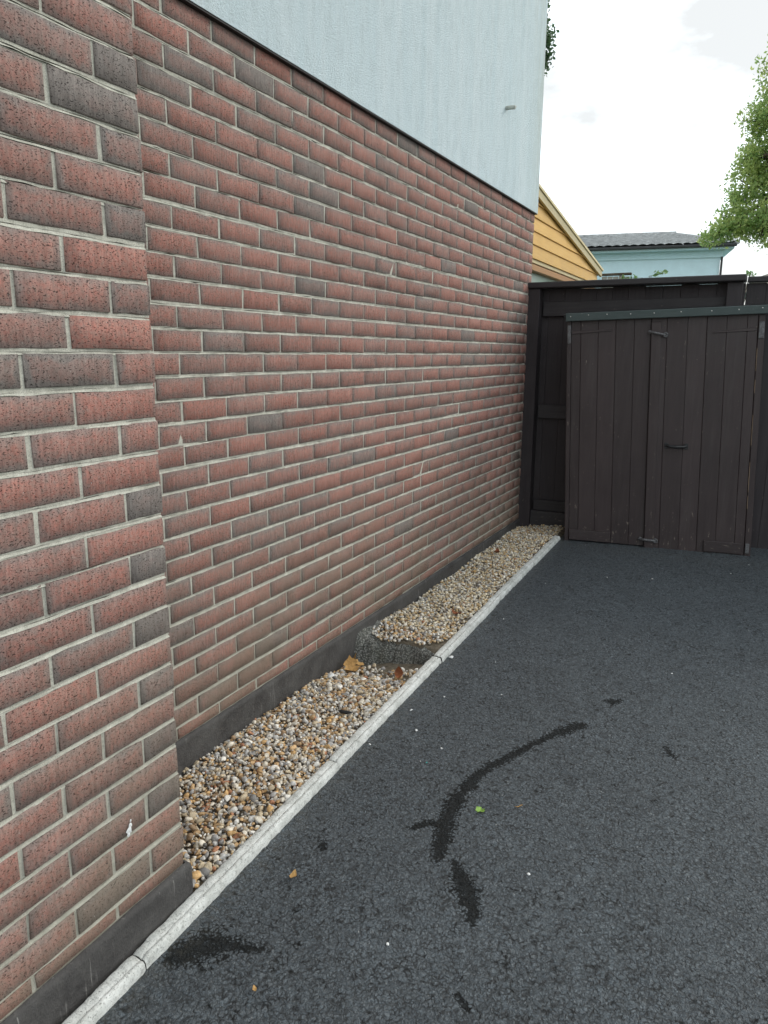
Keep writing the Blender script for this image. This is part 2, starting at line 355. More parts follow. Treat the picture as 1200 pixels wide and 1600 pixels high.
STAINS = [
    [(1.186, .945, .022), (1.150, .895, .025), (1.099, .818, .015), (1.055, .722, .013), (1.012, .615, .017), (.968, .515, .018), (.942, .415, .020), (.934, .28, .022), (.945, .15, .028), (.968, .06, .024), (.990, -.02, .012)],
    [(.925, .14, .018), (.885, .115, .013), (.868, .08, .008)],
    [(1.035, .005, .008), (1.065, -.03, .020), (1.10, -.075, .032), (1.135, -.13, .024), (1.165, -.19, .008)],
    [(1.285, 1.235, .014), (1.255, 1.20, .020)], [(1.50, .925, .010), (1.525, .88, .014)],
    [(.565, -.615, .030), (.605, -.56, .044), (.645, -.535, .028), (.69, -.515, .011), (.725, -.505, .009)],
    [(.655, -.10, .010), (.672, -.125, .007)], [(1.205, -.40, .007), (1.235, -.425, .008)], [(.70, .02, .005)], [(.735, -.36, .006)], [(.80, -.45, .007)]]
stv = np.zeros_like(XX)
for s_ in STAINS: stv = np.maximum(stv, seg_dist(XX, YY, s_))
dust = np.clip(1-(XX-kx_out(YY))/.10, 0, 1)*.75 + np.clip(1-abs(YY-3.60)/.22, 0, 1)*.5 + .10
ph = RNG.uniform(0, 6, 8)
und = .0025*np.sin(XX*5+ph[0])*np.cos(YY*4+ph[1]) + .0015*np.sin(XX*13+ph[2]+YY*7) + RNG.normal(0, .0009, XX.shape)
ZZ = gz(YY) + und*(TT > .02)
nI, nJ = XX.shape; idx = np.arange(nI*nJ).reshape(nI, nJ)
F = np.stack([idx[:-1, :-1], idx[:-1, 1:], idx[1:, 1:], idx[1:, :-1]], -1).reshape(-1, 4)
dr = np_mesh('driveway', np.stack([XX, YY, ZZ], -1).reshape(-1, 3), F, M['asphalt'], attrs={'stain': stv.ravel(), 'dust': dust.ravel()}, smooth=True)
tag(dr, kind='structure')

# ------------------------------------------------------------------ house: brick side wall, pier, plinth, rendered upper wall
H0 = 1.4235; KC = .075; BM = .225; PX = .455; PE = -.464; WE = 4.040      # joint 0 height, course, brick module, pier face, pier end, wall end
house = empty('house', (-3, 0, gz(0)))
tag(house, 'house side wall of red brick below pale blue-white render, with a projecting brick pier', 'house')
JW = .0052                                                                   # half a joint

def brick_geo(L, Hh, D):
    """one brick, face towards +X at x=0; ring of 8, chamfered and slightly chipped arris"""
    a, b = L/2, Hh/2
    ring = [(-a, -b), (-a/3, -b), (a/3, -b), (a, -b), (a, b), (a/3, b), (-a/3, b), (-a, b)]
    V = []
    for (y, z) in ring: V.append((-D, y, z))
    for (y, z) in ring: V.append((-.0030+RNG.normal(0, .0006), y+RNG.normal(0, .0007), z+RNG.normal(0, .0007)))
    for (y, z) in ring: V.append((RNG.normal(0, .0004), y-math.copysign(.0022, y)*(abs(y) > a*.5)+RNG.normal(0, .0006), z-math.copysign(.0022, z)+RNG.normal(0, .0006)))
    Fq = []
    for r in (0, 8):
        for i in range(8): j = (i+1) % 8; Fq.append((r+i, r+j, r+8+j, r+8+i))
    Fq += [(16, 17, 22, 23), (17, 18, 21, 22), (18, 19, 20, 21)]
    return np.array(V), np.array(Fq)

def grey_pick(red=False):
    q = random.random()
    if red: return random.uniform(-.35, -.1), random.uniform(.80, 1.0)
    if q < .025: return random.uniform(.70, .9), random.uniform(.88, 1.0)
    if q < .12: return random.uniform(.34, .5), random.uniform(.95, 1.06)
    if q < .22: return random.uniform(-.25, -.05), random.uniform(.98, 1.1)
    return random.uniform(.05, .28), random.uniform(.93, 1.07)

BR = []      # records: wall, x, y0, y1, z0, z1, grey, val
FIX_PIER = {(0, 1): (.62, .95), (0, 0): (.15, 1.0), (-1, 0): (-.32, 1.12), (-2, 0): (.42, .95), (-3, 0): (-.2, 1.1), (-4, 0): (.6, .9), (-6, 0): (.5, .95), (-8, 0): (1.0, .88), (4, 0): (.95, .86), (6, 0): (.9, .94), (8, 0): (1., .82), (10, 0): (.6, 1.), (12, 0): (.85, .82), (14, 0): (.95, .78), (2, 0): (.12, 1.05), (1, 0): (-.15, 1.05), (3, 0): (-.12, 1.08), (5, 0): (-.1, 1.06), (13, 0): (.2, 1.), (7, 0): (.1, 1.02), (9, 0): (-.02, 1.02)}
def wall_rows(wall, x, ya, yb, origin, r0, r1, zb):
    for r in range(r0, r1):
        zc = H0 - (r+.5)*KC; z0, z1 = zc-KC/2+JW, zc+KC/2-JW
        if r == 17: z0 = zb+.001
        off = 0 if r % 2 else .5
        jr = random.gauss(0, .0016)
        n0 = math.floor((ya-origin)/BM)-1; i = n0
        while True:
            a = origin+(i+off)*BM; b = a+BM
            i += 1
            if b <= ya+.02: continue
            if a >= yb-.02: break
            end = b >= yb-.004
            a2, b2 = max(a, ya), min(b, yb)
            y0 = a2+.0046+random.gauss(0, .0010) if a2 > ya else a2; y1 = b2-.0046+random.gauss(0, .0010) if b2 < yb else b2
            g, v = grey_pick(r == 17)
            if wall == 'pier':
                key = (r, int(round((yb-b2)/BM)))
                if key in FIX_PIER: g, v = FIX_PIER[key]
            BR.append([wall, x, y0, y1, z0+jr, z1+jr if r != 17 else z1, g, v, r])
PLT_R, PLT_P = H0-17.62*KC, H0-17.58*KC                                # plinth tops
wall_rows('wall', 0., -.47, WE, 0., -15, 18, PLT_R)
wall_rows('pier', PX, -2.35, PE, PE, -15, 18, PLT_P)

def shows(b):
    w, x, y0, y1, z0, z1 = b[:6]
    pts = [px((x, y, z)) for y in (y0, y1) for z in (z0, z1)]
    if max(p[2] for p in pts) < .3 or min(p[2] for p in pts) < .25: return 0
    xs = [min(max(p[0], 0), 1200) for p in pts]; zs = [min(max(p[1], 0), 1600) for p in pts]
    wv, hv = max(xs)-min(xs), max(zs)-min(zs)
    if w == 'wall':
        yc = (y0+y1)/2; t = (PX-CAM.x)/(0-CAM.x); yy = CAM.y+(y1-.02-CAM.y)*t
        if yy < PE: return 0
        if b[8] < -14: return 0
    return wv*hv
for b in BR: b.append(shows(b))
order = sorted(range(len(BR)), key=lambda i: -BR[i][9]); single = set(order[:300])

# wall bodies (the mortar between the bricks): bed joints struck to shed water, perpends slightly recessed
def mortar_body(name, x, ya, yb, z0, z1, r0, r1, parent, extra):
    V = []; Fq = []
    n = max(2, int((yb-ya)/.035)); yy = np.linspace(ya, yb, n)
    def strip(za, xa, zb, xb, ja=.0008):
        s0 = len(V)
        for y in yy:
            w_ = clump((y*7, za*31, x*9))*.0022 if ja > .0005 else 0
            V.append((x+xa+RNG.normal(0, ja)+w_*.6, y, za+RNG.normal(0, ja)-w_)); V.append((x+xb+RNG.normal(0, ja), y, zb+RNG.normal(0, ja)))
        for i in range(n-1): Fq.append((s0+2*i, s0+2*i+2, s0+2*i+3, s0+2*i+1))
    for r in range(r0, r1+1):
        zj = H0 - r*KC
        if zj > z1 or zj < z0: continue
        strip(zj-JW+.0004, -.0018, zj+JW*.16, -.0060)              # sloping face of the joint
        strip(zj+JW*.16, -.0060, zj+JW*.22, -.0175, .0003); strip(zj+JW*.22, -.0175, zj+JW+.003, -.0175, .0002)
    for r in range(r0, r1):
        strip(H0-(r+1)*KC+JW*.2, -.0046, H0-r*KC-JW*.7, -.0040)   # upright joints
    s0 = len(V)
    x0, x1 = extra
    for (a, b_) in ((x0, ya), (x1, ya), (x1, yb), (x0, yb)): V.append((a, b_, z0)); V.append((a, b_, z1))
    for i in range(4): j = (i+1) % 4; Fq.append((s0+2*i, s0+2*j, s0+2*j+1, s0+2*i+1))
    Fq.append((s0+1, s0+3, s0+5, s0+7)); Fq.append((s0, s0+6, s0+4, s0+2))
    return np_mesh(name, V, Fq, M['mortar'], parent)
CLB = H0 + 1.045                                                  # underside of the render
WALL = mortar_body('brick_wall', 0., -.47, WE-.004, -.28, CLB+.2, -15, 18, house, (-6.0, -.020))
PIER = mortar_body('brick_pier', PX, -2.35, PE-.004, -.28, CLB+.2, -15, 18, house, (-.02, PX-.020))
WALL['label'] = 'long recessed wall of small red bricks beside the gravel strip'; PIER['label'] = 'projecting brick pier with larger looking bricks at the near end'
BODY = {'wall': WALL, 'pier': PIER}
mass = {'wall': [], 'pier': []}
for i, b in enumerate(BR):
    w, x, y0, y1, z0, z1, g, v, r, sh_ = b
    Lb, Hb = y1-y0, z1-z0
    D = .10 if (w == 'pier' and y1 >= PE-.001) or (w == 'wall' and y1 >= WE-.001) else .03
    V, Fq = brick_geo(Lb, Hb, D)
    t = random.gauss(0, .006); rot = np.array([[1, -t*.5, 0], [t*.5, 1, -t*.25], [0, t*.25, 1]])
    uv = V[:, 1:].copy(); V2 = V@rot.T; V2[:, 0] += random.gauss(0, .0010)
    bc = np.tile([g, v, Lb/2], (len(V), 1))
    c = np.array([x, (y0+y1)/2, (z0+z1)/2])
    if i in single:
        par = BODY[w]; o = np_mesh('brick', V2, Fq, M['brick'], None, {'bcol': bc}, uv=uv)
        o.parent = par; o.location = Vector(c)-wloc(par)
    else: mass[w].append((V2+c, Fq, bc, uv))
# bricks of the pier's return face (turned to the fence)
for r in range(-15, 18):
    zc = H0-(r+.5)*KC
    cells = [(.0, .12), (.13, .345)] if r % 2 else [(.0, .225), (.235, .345)]
    if r % 2 == 0: cells = [(.0, .125), (.135, .235), (.245, .345)]
    for a, b_ in cells:
        V, Fq = brick_geo(b_-a, KC-2*JW, .03); g, v = grey_pick()
        uv = V[:, 1:].copy(); W = np.stack([-V[:, 1]+(a+b_)/2, V[:, 0]+PE, V[:, 2]+zc], -1)
        mass['pier'].append((W, Fq, np.tile([g, v, (b_-a)/2], (len(V), 1)), uv))
for w, lst in mass.items():
    off = 0; Vs, Fs = [], []
    for V, Fq, bc, uv in lst: Vs.append(V); Fs.append(Fq+off); off += len(V)
    o = np_mesh('bricks', np.concatenate(Vs), np.concatenate(Fs), M['brick'], BODY[w], {'bcol': np.concatenate([q[2] for q in lst])}, uv=np.concatenate([q[3] for q in lst]))
    o['kind'] = 'stuff'

# bitumen painted plinth, slightly proud with a rounded weathered top edge
def plinth_strip(name, pts_face, top, parent, proud=.014):
    """pts_face: list of (x,y,nx,ny) along the foot of the wall"""
    prof = [(0, 0), (.55, -.002), (.9, -.008), (1.0, -.018), (1.0, -.33)]
    V, Fq = [], []
    for (x, y, nx, ny) in pts_face:
        j = clump((x*3, y*6, 1))*.0022
        for a, dz in prof: V.append((x+nx*(a*proud+j), y+ny*(a*proud+j), top+dz+(clump((x, y*9, 4))*.003 if dz > -.1 else 0)))
    k = len(prof)
    for i in range(len(pts_face)-1):
        for q in range(k-1): Fq.append((i*k+q, i*k+q+1, (i+1)*k+q+1, (i+1)*k+q))
    return np_mesh(name, V, Fq, M['plinth'], parent, smooth=True)
plinth_strip('plinth', [(0, y, 1, 0) for y in np.arange(-.47, WE+.001, .03)], PLT_R, house)
face = [(PX, y, 1, 0) for y in np.arange(-2.35, PE-.005, .03)] + [(PX, PE, 1, .25), (PX, PE, .8, .8), (PX-.02, PE, .1, 1)] + [(x, PE, 0, 1) for x in np.arange(PX-.05, 0, -.05)]
plinth_strip('plinth', face, PLT_P, house)

# rendered upper wall with its bead, over wall and pier
ZT = 5.9; OH = .022
cl = MB(); e0 = .014
for z0, z1 in ((CLB, ZT),):
    cl.box(-6.05, OH, PE+.02, WE+.008, z0, z1)
o = cl.build('render_wall', M['render'], house); o['label'] = 'pale blue-white roughcast render above the brickwork'
MB().box(-.02, PX+OH, -2.9, PE+.016, CLB, ZT, .006).build('render_wall', M['render'], house)
MB().box(-.03, OH-.003, PE+.03, WE+.004, CLB-.006, CLB+.006).build('shadow_line_bead', M['bead'], house)  # drip bead in black, its colour doubling as the shadow line under the render
MB().box(.03, PX+OH-.003, -2.9, PE+.012, CLB-.006, CLB+.006).build('shadow_line_bead', M['bead'], house)
rf = MB(); rf.add([(-6.5, -3.3, ZT), (1.0, -3.3, ZT), (1.0, WE+.35, ZT), (-6.5, WE+.35, ZT), (-6.5, .3, ZT+1.9), (1.0, .3, ZT+1.9)], [(0, 1, 5, 4), (2, 3, 4, 5), (1, 2, 5), (3, 0, 4), (0, 3, 2, 1)])
rf.build('roof', M['slate'], house)
MB().tube([(.0, 3.205, 2.975), (.05, 3.207, 2.977), (.082, 3.209, 2.975), (.086, 3.209, 2.973)], [.0125, .0125, .0125, .009], 12).build('overflow_pipe', M['pipe'], house, smooth=True)
# white paint splash on the pier
sp = MB()
for (dy, dz, r_) in ((0, 0, .009), (.004, .011, .006), (-.003, -.010, .005), (.006, .022, .003)):
    vs = [(PX+.0022+.0006*math.sin(q*3), -.640+dy+math.cos(q*.785)*r_*(.7+.5*random.random()), .315+dz+math.sin(q*.785)*r_*(.8+.5*random.random())) for q in range(8)]
    sp.add(vs+[(PX+.0035, -.640+dy, .315+dz)], [(i, (i+1) % 8, 8) for i in range(8)])
sp.build('paint_splash', M['white'], PIER)

# ------------------------------------------------------------------ kerb: bull-nosed concrete edging stones
kb = MB()
for y0, y1 in ((-4.3, 3.66),):
    vs = []
    for y in (y0, y1): vs += [(kx_in(y)+.004, y, gz(y)-.2), (kx_out(y)-.004, y, gz(y)-.2), (kx_out(y)-.004, y, gz(y)+.004), (kx_in(y)+.004, y, gz(y)+.004)]
    kb.add(vs, [(0, 1, 5, 4), (1, 2, 6, 5), (2, 3, 7, 6), (3, 0, 4, 7), (0, 3, 2, 1), (4, 5, 6, 7)])
kerb = kb.build('kerb', M['haunch']); tag(kerb, kind='structure')
prof = [(0, -.06), (0, .012), (.015, .0215), (.06, .0262), (.14, .0280), (.36, .0288), (.56, .0284), (.60, .0268), (.63, .0258), (.67, .0262), (.70, .0278), (.84, .0268), (.93, .0215), (.98, .0120), (1, .002), (1, -.02)]
joints = [-4.25, -3.36, -2.45, -1.57, -.68, .256, 1.232, 2.06, 2.93, 3.70]
for a, b in zip(joints[:-1], joints[1:]):
    a += .0016; b -= .0016; n = max(4, int((b-a)/.012)); V, Fq = [], []; k = len(prof)
    dx, dz = random.gauss(0, .0018), random.gauss(0, .0015)
    for i in range(n+1):
        y = a+(b-a)*i/n; e = .0045 if i in (0, n) else 0
        for q, (u, z) in enumerate(prof):
            w = kx_out(y)-kx_in(y); nn = clump((u*4, y*22, 3))*.0022 + clump((u*9, y*90, 6))*.0016 + RNG.normal(0, .0004)
            ax = kx_in(y)+w*u+dx + (nn*(1 if u > .5 else -1) if u in (0, 1, .98, .015) else 0); az = gz(y)+z+dz+nn*(z > 0)-e*(z > 0)
            V.append((ax, y, az))
    for i in range(n):
        for q in range(k-1): Fq.append((i*k+q, i*k+q+1, (i+1)*k+q+1, (i+1)*k+q))
    o = np_mesh('kerb_stone', V, Fq, M['kerb'], kerb, smooth=False)

# ------------------------------------------------------------------ gravel strip
def grav_z(x, y):
    t = min(max((x-.02)/.42, 0), 1)
    if y < 1.12:
        zw = -.018 + .004*math.sin(y*7); zk = gz(y)+.016
        dip = math.exp(-((y-1.12)/.20)**2)*.055
        return zw+(zk-zw)*t - dip*(1-.35*t)
    if y < 1.30: return grav_z(x, 1.119)-.01
    zw = .030 + .012*math.sin(y*2.1); zk = gz(y)+.022
    return zw+(zk-zw)*t + .006*math.sin(y*9+x*7)
so = MB(); nyy = 130
vs, fs = [], []
for i in range(nyy+1):
    y = -.47+4.6*i/nyy
    for j in range(13):
        x = .0+(kx_out(y)-.006)*j/12; vs.append((x, y, min(grav_z(x, y), .08)-.012+clump((x*9, y*9, 0))*.006 if j not in (12,) else gz(y)-.005))
for i in range(nyy):
    for j in range(12): q = i*13+j; fs.append((q, q+1, q+14, q+13))
so.add(vs, fs); tag(so.build('soil', M['soil'], smooth=True), kind='structure')

def ico(sub):
    bm = bmesh.new(); bmesh.ops.create_icosphere(bm, subdivisions=sub, radius=1); bm.verts.ensure_lookup_table(); bm.verts.index_update()
    V = np.array([v.co[:] for v in bm.verts]); Fq = np.array([[v.index for v in f.verts] for f in bm.faces]); bm.free(); return V, Fq
I1, I2 = ico(1), ico(2)
def protos(base, n):
    out = []
    for _ in range(n):
        V = base[0].copy()
        for _k in range(random.randint(6, 10)):                      # knock flats on it like broken flint
            d = RNG.normal(size=3); d /= np.linalg.norm(d); c = random.uniform(.42, .78); h = V@d; V = V-np.outer(np.maximum(h-c, 0)*.92, d)
        V *= np.array([1, random.uniform(.62, .95), random.uniform(.42, .72)]); V += RNG.normal(0, .03, V.shape); out.append(V)
    return out
P1, P2 = protos(I1, 16), protos(I2, 28)
PAL = [((.66, .60, .50), 20), ((.55, .45, .31), 18), ((.74, .71, .65), 13), ((.50, .33, .17), 13), ((.36, .24, .14), 8), ((.36, .345, .33), 10), ((.20, .19, .18), 4), ((.52, .505, .48), 12), ((.60, .38, .17), 6), ((.42, .20, .11), 2)]
PALF = [((.72, .64, .49), 30), ((.62, .50, .32), 22), ((.80, .75, .66), 18), ((.54, .38, .20), 14), ((.34, .30, .25), 10), ((.50, .48, .44), 8), ((.22, .19, .16), 6)]
def pick(p): return random.choices([q[0] for q in p], [q[1] for q in p])[0]
def rotm():
    q = RNG.normal(size=4); q /= np.linalg.norm(q); w, x, y, z = q
    return np.array([[1-2*(y*y+z*z), 2*(x*y-z*w), 2*(x*z+y*w)], [2*(x*y+z*w), 1-2*(x*x+z*z), 2*(y*z-x*w)], [2*(x*z-y*w), 2*(y*z+x*w), 1-2*(x*x+y*y)]])
def tilt():
    a = random.uniform(0, 6.28); t = RNG.normal(0, .45, 2); c, s = math.cos(a), math.sin(a)
    Rz = np.array([[c, -s, 0], [s, c, 0], [0, 0, 1]]); Rx = np.array([[1, 0, 0], [0, math.cos(t[0]), -math.sin(t[0])], [0, math.sin(t[0]), math.cos(t[0])]])
    Ry = np.array([[math.cos(t[1]), 0, math.sin(t[1])], [0, 1, 0], [-math.sin(t[1]), 0, math.cos(t[1])]]); return Rx@Ry@Rz
Vs, Fs, Cs, off = [], [], [], 0
def pebble(x, y, r, lift, pal, pr, F_):
    global off
    z = grav_z(x, y)+lift; R = tilt(); V = (random.choice(pr)*r)@R.T+np.array([x, y, z]); c = np.array(pick(pal))*random.uniform(.9, 1.35)
    Vs.append(V); Fs.append(F_+off); Cs.append(np.tile(c, (len(V), 1))); off += len(V)
y = -.45
while y < 4.06:
    near = y < 1.3; sp_ = .0115 if near else .0138
    x = .012
    while x < kx_in(y)+.006:
        xx, yy = x+random.uniform(-.007, .007), y+random.uniform(-.007, .007)
        bare = (1.0 < yy < 1.16 and xx > .12) or (1.16 <= yy < 1.30)
        hau = 1.16 <= yy < 1.305+.03*math.sin(xx*31)+.35*max(0, (xx-.30))*3
        if xx > .012 and not (hau and random.random() < .985) and not (bare and random.random() < .66):
            r = min(max(random.lognormvariate(math.log(.0090), .32), .005), .019) if near else random.uniform(.008, .0155)
            edge = xx > kx_in(yy)-.012
            if not (edge and r > .013): pebble(xx, yy, r, random.uniform(-.004, .006) + (.004 if r > .014 else 0), PAL if yy < 1.5 or random.random() < .2 else PALF, P2 if near else P1, I2[1] if near else I1[1])
        x += sp_
    y += sp_
tag(np_mesh('gravel', np.concatenate(Vs), np.concatenate(Fs), M['pebble'], attrs={'pcol': np.concatenate(Cs)}, smooth=False), 'loose cream and brown flint gravel in the strip beside the house wall', 'gravel', kind='stuff')

# concrete haunch across the strip
hb = MB(); nx, ny = 60, 52; vs = []; fs = []
for i in range(nx+1):
    for j in range(ny+1):
        x = .012+(.455-.012)*i/nx; t = j/ny; y = 1.17+.40*t
        yf = 1.185+.045*clump((x*5, .3, 2))+.035*math.sin(x*6)
        s = min(max((y-yf)/.085, 0), 1); s = s*s*(3-2*s)
        z = -.105+s*(.128 if x < .33 else .128-.28*(x-.33)) + clump((x*14, y*14, 5))*.016 + clump((x*48, y*48, 1))*.011
        if x < .05: z += (.05-x)*.9*s
        vs.append((x, y, z if t < .8 else z-.05*(t-.8)/.2))
for i in range(nx):
    for j in range(ny): q = i*(ny+1)+j; fs.append((q, q+ny+1, q+ny+2, q+1))
hb.add(vs, fs); q0 = len(hb.v)
rim = [i*(ny+1) for i in range(nx+1)] + [nx*(ny+1)+j for j in range(1, ny+1)] + [i*(ny+1)+ny for i in range(nx-1, -1, -1)] + [j for j in range(ny-1, 0, -1)]
low = [(hb.v[r_][0], hb.v[r_][1], -.2) for r_ in rim]; hb.add(low, []); n = len(rim)
hb.f += [(rim[i], q0+i, q0+(i+1) % n, rim[(i+1) % n]) for i in range(n)]; hb.f.append(tuple(q0+i for i in range(n)))
tag(hb.build('concrete_haunch', M['haunch'], smooth=False), 'rough grey mossy concrete lump stepping up across the gravel strip', 'concrete lump')

# ------------------------------------------------------------------ timber fence across the end of the drive
FY = 4.085                                         # face of the boards
fence = empty('fence', (.7, FY, gz(FY)))
tag(fence, 'dark timber fence with a cap rail, its end post touching the brick wall', 'fence')
def fbox(name, mat, par, x0, x1, y0, y1, z0, z1, bev=.003): return MB().box(x0, x1, y0, y1, z0, z1, bev).build(name, mat, par)
xb = .02; i = 0
while xb < 1.50:
    w = .118+random.uniform(-.004, .004); x2 = min(xb+w, 1.505)
    dy = random.gauss(0, .002); fbox('board', M['fence'], fence, xb-.001, x2+.0, FY+dy, FY+.018+dy, .10, 1.9168 if i in (0, 1, 2, 5, 6, 9, 11) else 1.9135); i += 1; xb = x2
fbox('light_block_sheet', M['fencex'], fence, .02, 1.49, FY+.022, FY+.055, .10, 1.90); fbox('rail', M['fencex'], fence, .10, 1.39, FY-.036, FY-.003, 1.712, 1.822)  # backing sheet behind the boards added to stop light leaking through gaps
fbox('rail', M['fencex'], fence, .10, 1.39, FY-.036, FY-.003, .925, 1.030)
fbox('rail', M['fencex'], fence, .10, 1.39, FY-.036, FY-.003, .175, .262)
fbox('gravel_board', M['fencex'], fence, .0, 1.40, FY-.062, FY-.002, .030, .174)
fbox('post', M['fence'], fence, -.012, .088, 3.975, FY-.006, -.05, 1.915, .004)
fbox('post', M['fence'], fence, 1.392, 1.492, 4.00, FY-.006, -.05, 1.915, .004)
fbox('cap_rail', M['fencex'], fence, -.016, 1.508, 3.955, 4.135, 1.918, 1.962, .006)
fence2 = empty('fence', (2.6, FY, gz(FY)))
tag(fence2, 'dark timber fence panel past the slit beside the post, half hidden by the store', 'fence')
xb = 1.511
while xb < 4.2:
    w = .125+random.uniform(-.006, .006)
    dy = random.gauss(0, .003); fbox('board', M['fence'], fence2, xb-.001, xb+w, FY+.03+dy, FY+.05+dy, .00, 1.915+random.gauss(0, .003)); xb += w
for z0 in (.28, 1.62): fbox('rail', M['fencex'], fence2, 1.53, 4.2, FY+.052, FY+.09, z0, z0+.09)
fbox('cap_rail', M['fencex'], fence2, 1.513, 4.22, FY-.005, FY+.085, 1.918, 1.955, .005)
fbox('post', M['fence'], fence2, 4.1, 4.2, FY+.09, FY+.18, -.05, 1.915)

# ------------------------------------------------------------------ low timber store with double doors
SA, SB = Vector((.452, 3.70, 0)), Vector((1.722, 3.86, 0)); SE_ = (SB-SA).normalized(); SN = Vector((SE_.y, -SE_.x, 0)); SW = (SB-SA).length
def sp_(u, w, z):                                   # along the front, out of the front, up; the whole carcass has racked over slightly
    return SA+SE_*(u-.045*z)+SN*w+Vector((0, 0, z))
shed = empty('storage_shed', ((SA.x+SB.x)/2, 3.95, gz(3.8)))
tag(shed, 'low dark brown timber store with boarded double doors and a screwed green-grey top trim', 'shed')
def sbox(name, mat, par, u0, u1, w0, w1, z0, z1, bev=.003, fn=sp_): return MB().box(u0, u1, w0, w1, z0, z1, bev).build(name, mat, par, fn)
def zt(u): return 1.655+.030*u                      # underside of the trim
GS = gz(3.75)
sbox('frame_post', M['brown'], shed, .000, .030, -.06, .000, GS-.02, 1.66)
sbox('frame_post', M['brown'], shed, 1.243, 1.283, -.06, .002, GS-.02, 1.69)
sbox('side_panel', M['brown'], shed, .003, .022, -.30, -.061, GS, 1.66); sbox('side_panel', M['brown'], shed, 1.258, 1.280, -.20, -.061, GS, 1.68)
sbox('back_panel', M['brown'], shed, .023, 1.257, -.20, -.185, GS, 1.60)
sbox('head_rail', M['brownx'], shed, .031, 1.242, -.055, -.022, 1.60, 1.665)
sbox('floor_sill', M['brownx'], shed, .031, 1.242, -.055, -.030, GS-.01, GS+.03)
ro = MB(); ro.add([(-.02, .02, zt(0)+.046), (1.34, .02, zt(1.34)+.046), (1.34, -.22, zt(1.34)+.075), (-.02, -.22, zt(0)+.075), (-.02, .02, zt(0)+.022), (1.34, .02, zt(1.34)+.022), (1.34, -.22, zt(1.34)+.051), (-.02, -.22, zt(0)+.051)], [(0, 1, 2, 3), (7, 6, 5, 4), (0, 4, 5, 1), (1, 5, 6, 2), (2, 6, 7, 3), (3, 7, 4, 0)])
ro.build('roof', M['bead'], shed, sp_)
tb = MB(); tb.box(-.006, 1.345, .021, .040, 0, .055, .003)
tr = tb.build('top_trim', M['trim'], shed, lambda u, w, z: sp_(u, w, zt(u)+z))
for u, z in ((.029, 1.688), (.152, 1.698), (.278, 1.701), (.435, 1.702), (.589, 1.706), (.761, 1.712), (.952, 1.715), (1.117, 1.721), (1.257, 1.73)):
    s_ = MB(); ring = [(u+.0042*math.cos(q*.785), .0405, z+.0042*math.sin(q*.785)) for q in range(8)]; ring2 = [(u+.003*math.cos(q*.785), .0425, z+.003*math.sin(q*.785)) for q in range(8)]
    s_.add(ring+ring2, [(q, (q+1) % 8, 8+(q+1) % 8, 8+q) for q in range(8)]+[tuple(range(8, 16))]); s_.build('screw', M['screw'], tr, sp_)
def door(label, seams, z0f, w_out):
    d = empty('door', (0, 0, 0)); d.parent = shed; d.location = sp_((seams[0]+seams[-1])/2, 0, .05)-wloc(shed); d['label'] = label
    for a, b in zip(seams[:-1], seams[1:]):
        g = .0012; dw = random.gauss(0, .0010)
        MB().box(a+g/2, b-g/2, w_out-.018+dw, w_out+dw, z0f, 1.0, .0022).build('board', M['brown'], d, lambda u, w, z, z0f=z0f: sp_(u, w, z0f+(z-z0f)/(1.0-z0f)*(zt(u)+.015-z0f)))
    return d
dL = door('boarded leaf whose bottom sits higher off the ground', [.032, .098, .218, .338, .462, .572], .046, -.002)
dR = door('boarded leaf with the black pull handle', [.576, .676, .808, .929, 1.052, 1.177, 1.240], .030, 0.0)
sbox('cover_strip', M['brown'], dR, .574, .640, .001, .020, .026, 1.645)
for (d_, u0, u1) in ((dL, .034, .335), (dR, .975, 1.225)):
    sbox('bottom_rail', M['brownx'], d_, u0, u1, .0015, .016, .050, .128)
we = MB(); zz = np.linspace(.35, 1.50, 40)
for za, zb2 in zip(zz[:-1], zz[1:]):                       # bare wood showing along the worn arris of the hanging post
    if clump((za*6, 3, 1)) > -.05: w_ = .0022+.0022*abs(clump((za*20, 1, 1))); we.box(1.2425, 1.2425+w_, .0015, .0040, za, zb2)
we.build('worn_edge', mat_simple('bare_wood', (.30, .22, .15), .8, .3, 60, .5), shed, sp_)
# strap hinges painted over
def strap(par, u0, u1, z, dz=0):
    h = MB(); n = 6
    vs = []
    for i in range(n+1):
        t = i/n; u = u0+(u1-u0)*t; hh = .024*(1-.55*t)
        vs += [(u, .001, z-hh/2+dz*t), (u, .001, z+hh/2+dz*t), (u, .007, z+hh/2-.002+dz*t), (u, .007, z-hh/2+.002+dz*t)]
    fs = []
    for i in range(n):
        a, b = i*4, i*4+4; fs += [(a+1, a+2, b+2, b+1), (a+2, a+3, b+3, b+2), (a+3, a, b, b+3)]
    fs += [(0, 1, 2, 3), (n*4+3, n*4+2, n*4+1, n*4)]
    h.add(vs, fs); return h.build('hinge', M['brown'], par, sp_)
strap(dL, .036, .315, 1.578, .016); strap(dR, 1.236, .970, 1.596, -.020)
sbox('hinge_plate', M['iron'], shed, .004, .030, .001, .010, 1.50, 1.63); sbox('hinge_plate', M['iron'], shed, 1.246, 1.280, .003, .012, 1.535, 1.645)
sbox('hinge_plate', M['iron'], shed, 1.246, 1.272, .003, .012, .060, .130)
# pull handle
hd = MB(); hz = .795
hd.tube([sp_(.705, .004, hz), sp_(.708, .018, hz), sp_(.722, .030, hz-.003), sp_(.768, .035, hz-.005), sp_(.812, .030, hz-.003), sp_(.826, .018, hz), sp_(.829, .004, hz)], [.012, .011, .010, .012, .010, .011, .012], 10)
for u in (.701, .833):
    b2 = MB().box(u-.012, u+.012, .001, .0055, hz-.022, hz+.020, .003); hd.add([sp_(*v) for v in b2.v], b2.f)
hd.build('handle', M['blackiron'], dR, smooth=False)
